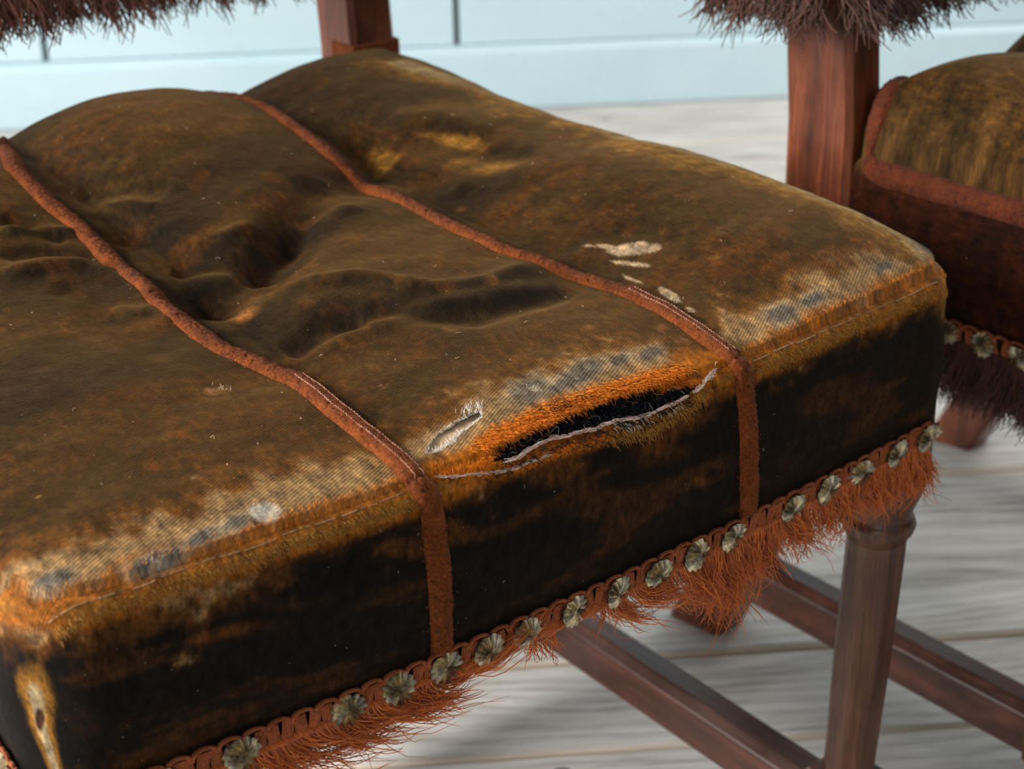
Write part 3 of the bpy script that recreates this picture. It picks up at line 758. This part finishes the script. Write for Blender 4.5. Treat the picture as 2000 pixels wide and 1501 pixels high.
# under-layers seen through the two openings
def patch(name, lo, hi, depth, parent, mat, step=.0015, nz=.0, seed=0):
    gp, gq = np.meshgrid(np.arange(lo[0], hi[0], step), np.arange(lo[1], hi[1], step))
    V = S(gp.ravel(), gq.ravel(), False)-normal(gp.ravel(), gq.ravel())*(depth+nz*(fbm(gp.ravel(), gq.ravel(), .008, seed, 4)-.5))[:, None]
    nr, nc = gp.shape; idx = np.arange(nr*nc).reshape(nr, nc)
    Fq = np.stack([idx[:-1, :-1], idx[:-1, 1:], idx[1:, 1:], idx[1:, :-1]], -1).reshape(-1, 4)
    return link(name, np_mesh(name, V, Fq), parent, mat)
lo, hi = TEAR.min(0)-.006, TEAR.max(0)+.006
pad = patch('padding', lo, hi, .006, seat, M_PAD, .0015, .006, 3); pad['label'] = 'black horsehair padding'
n = 2600; c = np.stack([RNG.uniform(lo[0]+.004, hi[0]-.004, n*4), RNG.uniform(lo[1]+.002, hi[1]-.002, n*4)], 1)
c = c[inpoly(c[:, 0], c[:, 1], TEAR)][:n]
def tangle(c, depth, size, npts=8, curl=1.):
    B = S(c[:, 0], c[:, 1]); N = normal(c[:, 0], c[:, 1]); m = len(c)
    B = B-N*depth*RNG.uniform(.4, 1.2, m)[:, None]; t = np.linspace(0, 1, npts)
    d = RNG.normal(0, 1, (m, 3)); d -= N*(d*N).sum(1, keepdims=True)*.7; d /= np.linalg.norm(d, axis=1, keepdims=True)
    e = np.cross(N, d); a = t[None]*RNG.uniform(1.0, 4.5, m)[:, None]*curl; R = size*RNG.uniform(.4, 1.2, m)[:, None]
    return B[:, None]+d[:, None]*(R*np.sin(a))[..., None]+e[:, None]*(R*(1-np.cos(a)))[..., None]+N[:, None]*(size*.35*np.sin(t[None]*5+RNG.uniform(0, 6, m)[:, None]))[..., None]
hh = strands('horsehair', tangle(c, .0042, .004), np.full(len(c), .00017), seat, M_BLACK, 3); hh['kind'] = 'stuff'
cw = c[RNG.integers(0, len(c), 34)]
o = strands('white_fibres', tangle(cw, .0030, .0042), np.full(len(cw), .00008), seat, M_WHITE, 3); o['kind'] = 'stuff'
lo2, hi2 = SLIT.min(0)-.004, SLIT.max(0)+.004
patch('lining', lo2, hi2, .0022, seat, M_LINEN, .001, .0014, 9)
# lips of the tear
upd = np.array([at(*p) for p in UP]); lod = np.array([at(*p) for p in LO])
o = pile_fibres('upper_lip_pile', [upd+np.array([0, .0026])], 4200, .0030, seat, M_ORANGE, .0009, (0.15, -1.), .00018, .55); o['kind'] = 'stuff'
o = pile_fibres('lip_nap', [upd+np.array([0, .006])], 3000, .0030, seat, M_ORANGE, .0026, (0.2, -1.), .00018, .45); o['kind'] = 'stuff'
M_SELV = mat_fibre('frayed_selvedge_thread', (166, 120, 100), (244, 220, 204), None, .8, 0)
def frayed_edge(name, dom, n, parent, mat, length=.005, jit=.00036, rad=.00019, lift=.0006):
    c = resample(dom, .0004); k = int(length/.0004); L = []
    c = c+np.stack([fbm(np.arange(len(c))*.0004, np.zeros(len(c)), .006, s_, 3)-.5 for s_ in (61, 62)], 1)*.0016
    for _ in range(n):
        i = RNG.integers(0, max(1, len(c)-k)); t = np.linspace(i, min(i+k*RNG.uniform(.5, 1.2), len(c)-1), 7)
        q2 = np.stack([np.interp(t, np.arange(len(c)), c[:, j]) for j in (0, 1)], 1)+RNG.normal(0, jit, 2)+RNG.normal(0, jit*.3, (7, 2))
        L.append(q2)
    L = np.array(L); P_, Q_ = L[..., 0].ravel(), L[..., 1].ravel()
    L = (S(P_, Q_)+normal(P_, Q_)*np.repeat(lift+RNG.normal(0, .0003, n), 7)[:, None]).reshape(n, 7, 3)
    return strands(name, L, np.full(n, rad), parent, mat, 4)
br = frayed_edge('lower_lip', lod[1:-1]+np.array([0, -.0006]), 420, seat, M_SELV); br['label'] = 'pinkish frayed lower lip of the tear'
tail = path((1352, 766), (1372, 750), (1388, 735), (1402, 716)); frayed_edge('lip_end', tail, 150, seat, M_SELV, .004, .0005, .0002)
o = pile_fibres('lower_lip_pile', [path((975, 918), (1045, 896), (1115, 870), (1190, 845))], 2600, .0018, seat, M_ORANGE, .0012, (0.1, -1.), .00016, .4); o['kind'] = 'stuff'
o = pile_fibres('lip_fray', [path((1195, 828), (1240, 826), (1290, 808), (1330, 790))], 70, .0030, seat, M_WHITE, .0012, (0.3, -1.), .00016, .5); o['kind'] = 'stuff'
o = pile_fibres('lower_lip_fuzz', [path((1180, 850), (1260, 840), (1330, 800), (1380, 765))], 900, .0032, seat, M_OLIVE, .0020, (0.2, -1.), .00016, .5); o['kind'] = 'stuff'
# seam pile, seam thread
def seam(p0, p1, q=-.001, n=40): return np.stack([np.linspace(p0, p1, n), q+.0016*(fbm(np.linspace(p0, p1, n), np.zeros(n), .02, 77, 2)-.5)], 1)
for a, b in ((.012, BR[0]-.008), (BR[1]+.008, W-.012)):
    o = pile_fibres('seam_pile', [seam(a, b, -.0022)], 3600, .0019, seat, M_OLIVE, .0016, (.3, -1.), .00015, .55); o['kind'] = 'stuff'
    o = pile_fibres('seam_nap', [seam(a, b, .0065)], 420, .0022, seat, M_ORANGE, .0014, (.2, 1.), .00015, .5); o['kind'] = 'stuff'
    x0 = a
    while x0 < b-.01:
        x1 = min(b, x0+RNG.uniform(.004, .016)); braid_strip('seam', seam(x0, x1, .0026+RNG.normal(0, .0004), 40), seat, M_LINEN, RNG.uniform(.00015, .00032), .0003, .0007, 11, .0003, 5); x0 = x1+RNG.uniform(.000, .003)
o = pile_fibres('seam_pile', [path((855, 928), (900, 925), (960, 916))], 1500, .0026, seat, M_ORANGE, .0014, (.2, 1.), .00016, .4); o['kind'] = 'stuff'
frayed_edge('seam', path((848, 932), (900, 930), (960, 922), (1010, 912), (1080, 884)), 150, seat, M_SELV, .004, .0004, .00018)
# slit and small holes
o = pile_fibres('slit_fray', [np.vstack([SLIT, SLIT[:1]])], 700, .0009, seat, M_WHITE, .0003, (0, 1.), .00016, .6); o['kind'] = 'stuff'
o = pile_fibres('slit_fray', [path((905, 808), (930, 800), (941, 797))], 60, .0030, seat, M_WHITE, .0012, (0.5, 1.), .00015, .5); o['kind'] = 'stuff'
o = pile_fibres('slit_fluff', [path((850, 880), (872, 872), (892, 852), (905, 842))], 160, .0018, seat, M_WHITE, .0010, (.3, .6), .00014, .4); o['kind'] = 'stuff'
o = pile_fibres('wadding', [path((490, 1000), (515, 998), (540, 1004))], 900, .0012, seat, M_WHITE, .0020, (.5, .3), .00015, .25); o['kind'] = 'stuff'
for c_ in [(302, 1098), (1042, 757), (1320, 588), (1235, 482), (425, 755)]:
    o = pile_fibres('loose_threads', [path((c_[0]-10, c_[1]), (c_[0]+10, c_[1]+3))], 26, .0020, seat, M_WHITE, .0016, (.3, .3), .00011, .4); o['kind'] = 'stuff'
# lint lying on the cover
m = 120; lc = np.stack([RNG.uniform(.02, W-.02, m), RNG.uniform(-.06, .45, m)], 1)
Lt = tangle(lc, -.0010, .0012, 6, .6); o = strands('lint', Lt, np.full(m, .00006), seat, M_WHITE, 3); o['kind'] = 'stuff'

# two braids from the back over the front edge
b1 = path((0, 282), (30, 335), (90, 395), (150, 440), (210, 500), (270, 560), (340, 620), (430, 680), (500, 708), (580, 740), (650, 800), (720, 850), (770, 895), (815, 945))
b2 = path((500, 200), (560, 240), (640, 300), (720, 355), (800, 400), (900, 455), (980, 490), (1060, 515), (1140, 545), (1230, 575), (1300, 610), (1370, 655), (1425, 695))
f1 = path((843, 985), (848, 1040), (855, 1100), (860, 1170), (862, 1240)); f2 = path((1452, 730), (1458, 800), (1462, 870), (1462, 950), (1462, 980))
def full_braid(top, front):
    head = top[0]; x = head[0]; tail_ = [(x, D+.06), (x, D), (x, head[1]+(D-head[1])*.5)] if head[1] < D-.02 else [(x, D+.06)]
    end = front[-1]; return np.vstack([tail_, top, front, [(end[0], -(H+.002))]])
for k, (t_, f_) in enumerate(((b1, f1), (b2, f2))):
    dp = full_braid(t_, f_); br = braid_strip('braid', dp, c1, M_BRAID, .0063, .0036, .0010, 20+k, .00042, 13)
    o = pile_fibres('braid_nap', [dp], 5200, .0016, br, M_CORD, .0034, (0, -1.), .00014, .6, 3); o['kind'] = 'stuff'
    # stitches where the braid meets the front edge
    st = []; c = resample(t_[-5:] if k == 0 else t_[-4:], .0021)
    tt = np.gradient(c, axis=0); tt /= np.linalg.norm(tt, axis=1, keepdims=True); sd = np.stack([-tt[:, 1], tt[:, 0]], 1)
    for off in (-.0012, .0034):
        for j in range(len(c)-1):
            a = c[j]+sd[j]*off; b = a+tt[j]*.0017
            q4 = np.stack([np.linspace(a[i], b[i], 4) for i in (0, 1)], 1); hgt = .0034 if abs(off) < .002 else .0030
            st.append(S(q4[:, 0], q4[:, 1])+normal(q4[:, 0], q4[:, 1])*(hgt+.0008*np.array([0, 1, 1, 0]))[:, None])
    strands('stitching', st, np.full(len(st), .00017), br, mat_fibre('pink_thread', (150, 92, 64), (206, 150, 120)), 4)

g = gimp(c1, .004, W-.012, None)
gimp(c1, .004, .20, None, side='left')
for q_ in (.016, .044, .072, .10, .13, .16): place_nail(c1, -(HS-.0068), q_, 1)
nail_px = [(463, 1470), (670, 1370), (770, 1318), (862, 1283), (945, 1240), (1020, 1203), (1113, 1160), (1200, 1113), (1279, 1080), (1352, 1045), (1425, 1013), (1543, 950), (1613, 915), (1677, 882), (1747, 850), (1805, 815), (1858, 800)]

for i, (x_, y_) in enumerate(nail_px):
    c = at(x_, y_+2); place_nail(c1, float(c[0]), -(HS-.0068), i)
place_nail(c1, at(463, 1470)[0]-.036, -(HS-.0068), 1); place_nail(c1, .012, -(HS-.0068), 2)

def px_p(x): return float(np.interp(x, *PXP))
_pp = np.linspace(.002, W-.004, 120); _sx, _sy, _ = proj(S(_pp, np.full(120, -HS))); PXP = (_sx, _pp)
def edge_fringe(parent, spec, name='fringe', count=760, per=8, mat=M_FRINGE):
    xs = [px_p(a[0]) for a in spec]; lines = []; rad = []
    for i in range(count):
        p = RNG.uniform(.004, W-.006); g_ = [float(np.interp(p, xs, [a[k] for a in spec])) for k in (1, 2, 3, 4)]
        if RNG.random() > g_[3]: continue
        tw = math.sin(p*420)*.25+math.sin(p*170+1)*.25
        length = g_[0]*RNG.uniform(.6, 1.2)*(1+.22*math.sin(p*260)+.12*math.sin(p*613)); b0 = S(np.array([p]), np.array([-HS+.0006]))[0]
        b0[2] -= .0005; j = RNG.normal(0, .16, 2)
        for k in range(per):
            b = b0+np.array([RNG.normal(0, .0006), RNG.uniform(-.003, .0015), RNG.uniform(-.0008, .0008)])
            sway = np.array([g_[1]+tw+j[0]+RNG.normal(0, .10), -.10+j[1]*.8+RNG.normal(0, .12), g_[2]+RNG.normal(0, .05)])
            lines.append(hang(b, length*RNG.uniform(.7, 1.1), sway, .12, 10)); rad.append(RNG.uniform(.00020, .00030)*np.array([1, 1, 1, 1, 1, .95, .9, .8, .6, .3]))
    o = strands(name, lines, np.array(rad), parent, mat, 4); o['kind'] = 'stuff'; return o
#        photo x, length, sway to the right, lift, density
SPEC = [(0, .026, .3, 0, .9), (440, .026, .25, .1, .9), (520, .030, .75, .15, 1), (680, .030, .95, .25, 1), (790, .026, .7, .2, .95), (850, .022, .8, .4, .9), (880, .030, 1.2, .95, .8), (925, .026, 1.2, .95, .5), (950, .008, .5, .3, .04), (1020, .006, .5, .1, .03),
        (1038, .018, .35, 0, .4), (1075, .018, .3, 0, .5), (1090, .008, .1, 0, .04), (1150, .010, .3, .1, .05), (1190, .030, .5, .1, .8), (1240, .026, .8, .2, .6), (1300, .022, .4, .1, .7), (1340, .030, .25, 0, 1), (1430, .038, -.05, 0, 1), (1520, .028, .1, 0, 1),
        (1600, .028, .2, 0, 1), (1680, .026, -.1, 0, 1), (1760, .030, .0, 0, 1), (1875, .036, -.05, 0, 1)]
edge_fringe(c1, SPEC)
def rope(parent, p0, p1, name='fringe_cord', r0=.0021, sag=0.):
    n = int((p1-p0)/.0009); p = np.linspace(p0, p1, n); L = []; wob = (fbm(p, p*0, .012, 44, 3)-.5)
    B = S(p, np.full(n, -HS+.0005))+np.array([0, 1, 0])*-.0012; B[:, 2] += -.0012-sag+wob*.0022
    for k in range(3):
        a = p*900+k*2.094; Q = B.copy(); Q[:, 1] += .0010*np.cos(a); Q[:, 2] += .0010*np.sin(a); L.append(Q)
    return strands(name, L, np.full(3, r0*.62)[:, None]*(1+.3*wob[None, :]), parent, M_CORD, 6)
rope(c1, px_p(300), W-.008); rope(c1, px_p(860), px_p(1215), 'fringe_cord', .0034, .0016)
# the fringe continues round the hidden right side
def side_fringe(parent, xs, count, length=.033, mat=M_FRINGE, right=True, name='fringe'):
    lines = []; rad = []
    for i in range(count):
        q = RNG.uniform(.01, D-.01); p = W+HS-.001 if right else -HS+.001
        b0 = S(np.array([p]), np.array([q]))[0]; b0[2] -= .0006; j = RNG.normal(0, .16, 2)
        for k in range(7):
            lines.append(hang(b0+RNG.normal(0, .0008, 3), length*RNG.uniform(.6, 1.1), np.array([j[0]+RNG.normal(0, .1), j[1]+RNG.normal(0, .1), 0]), .08, 7)); rad.append(.00034*np.array([1, 1, 1, 1, .9, .7, .4]))
    o = strands(name, lines, np.array(rad), parent, mat, 4); o['kind'] = 'stuff'; return o
side_fringe(c1, None, 330); side_fringe(c1, None, 700, .030, M_FRINGE, False)
chair_frame(c1); collar(c1, .516, .556, .54, .08, .1095)
backrest(c1, M_WOOL2, z0=.215)

# ------------------------------------------------------------------ the chair behind on the right
PUFF = 1.
c2 = empty('upholstered_chair', (.671, -.355, FZ), math.radians(7.8), 'farther chair cut off at right, seat edge piped with rust braid', 'chair')
s2 = seat_mesh('seat_cover', c2, far_seat_colours, True); s2['label'] = 'dusty olive velvet seat cover with red-brown side'
for x in BR:
    braid_strip('braid', [(x, D), (x, 0), (x, -H)], c2, M_BRAID2, .0063, .0036, .0022, 31, .0004, 9)
edge = [(0.0, .01), (0.0, D-.040), (.004, D-.032), (.016, D-.028), (.032, D-.026), (.05, D-.024), (.07, D-.015), (.10, D-.002), (.30, D-.001), (W-.09, D-.001)]
braid_strip('edge_braid', edge, c2, M_BRAID2, .0080, .0042, .0018, 35, .0005, 11)
g2 = gimp(c2, .01, D-.02, None, side='left', step=.009)
for i, q in enumerate(np.arange(.03, D-.02, .027)): place_nail(c2, -(HS-.0068), float(q), i)
side_fringe(c2, None, 1100, .045, M_SHADEFR, False)
chair_frame(c2, .045, -.018)
backrest(c2, M_WOOL, z0=.215)
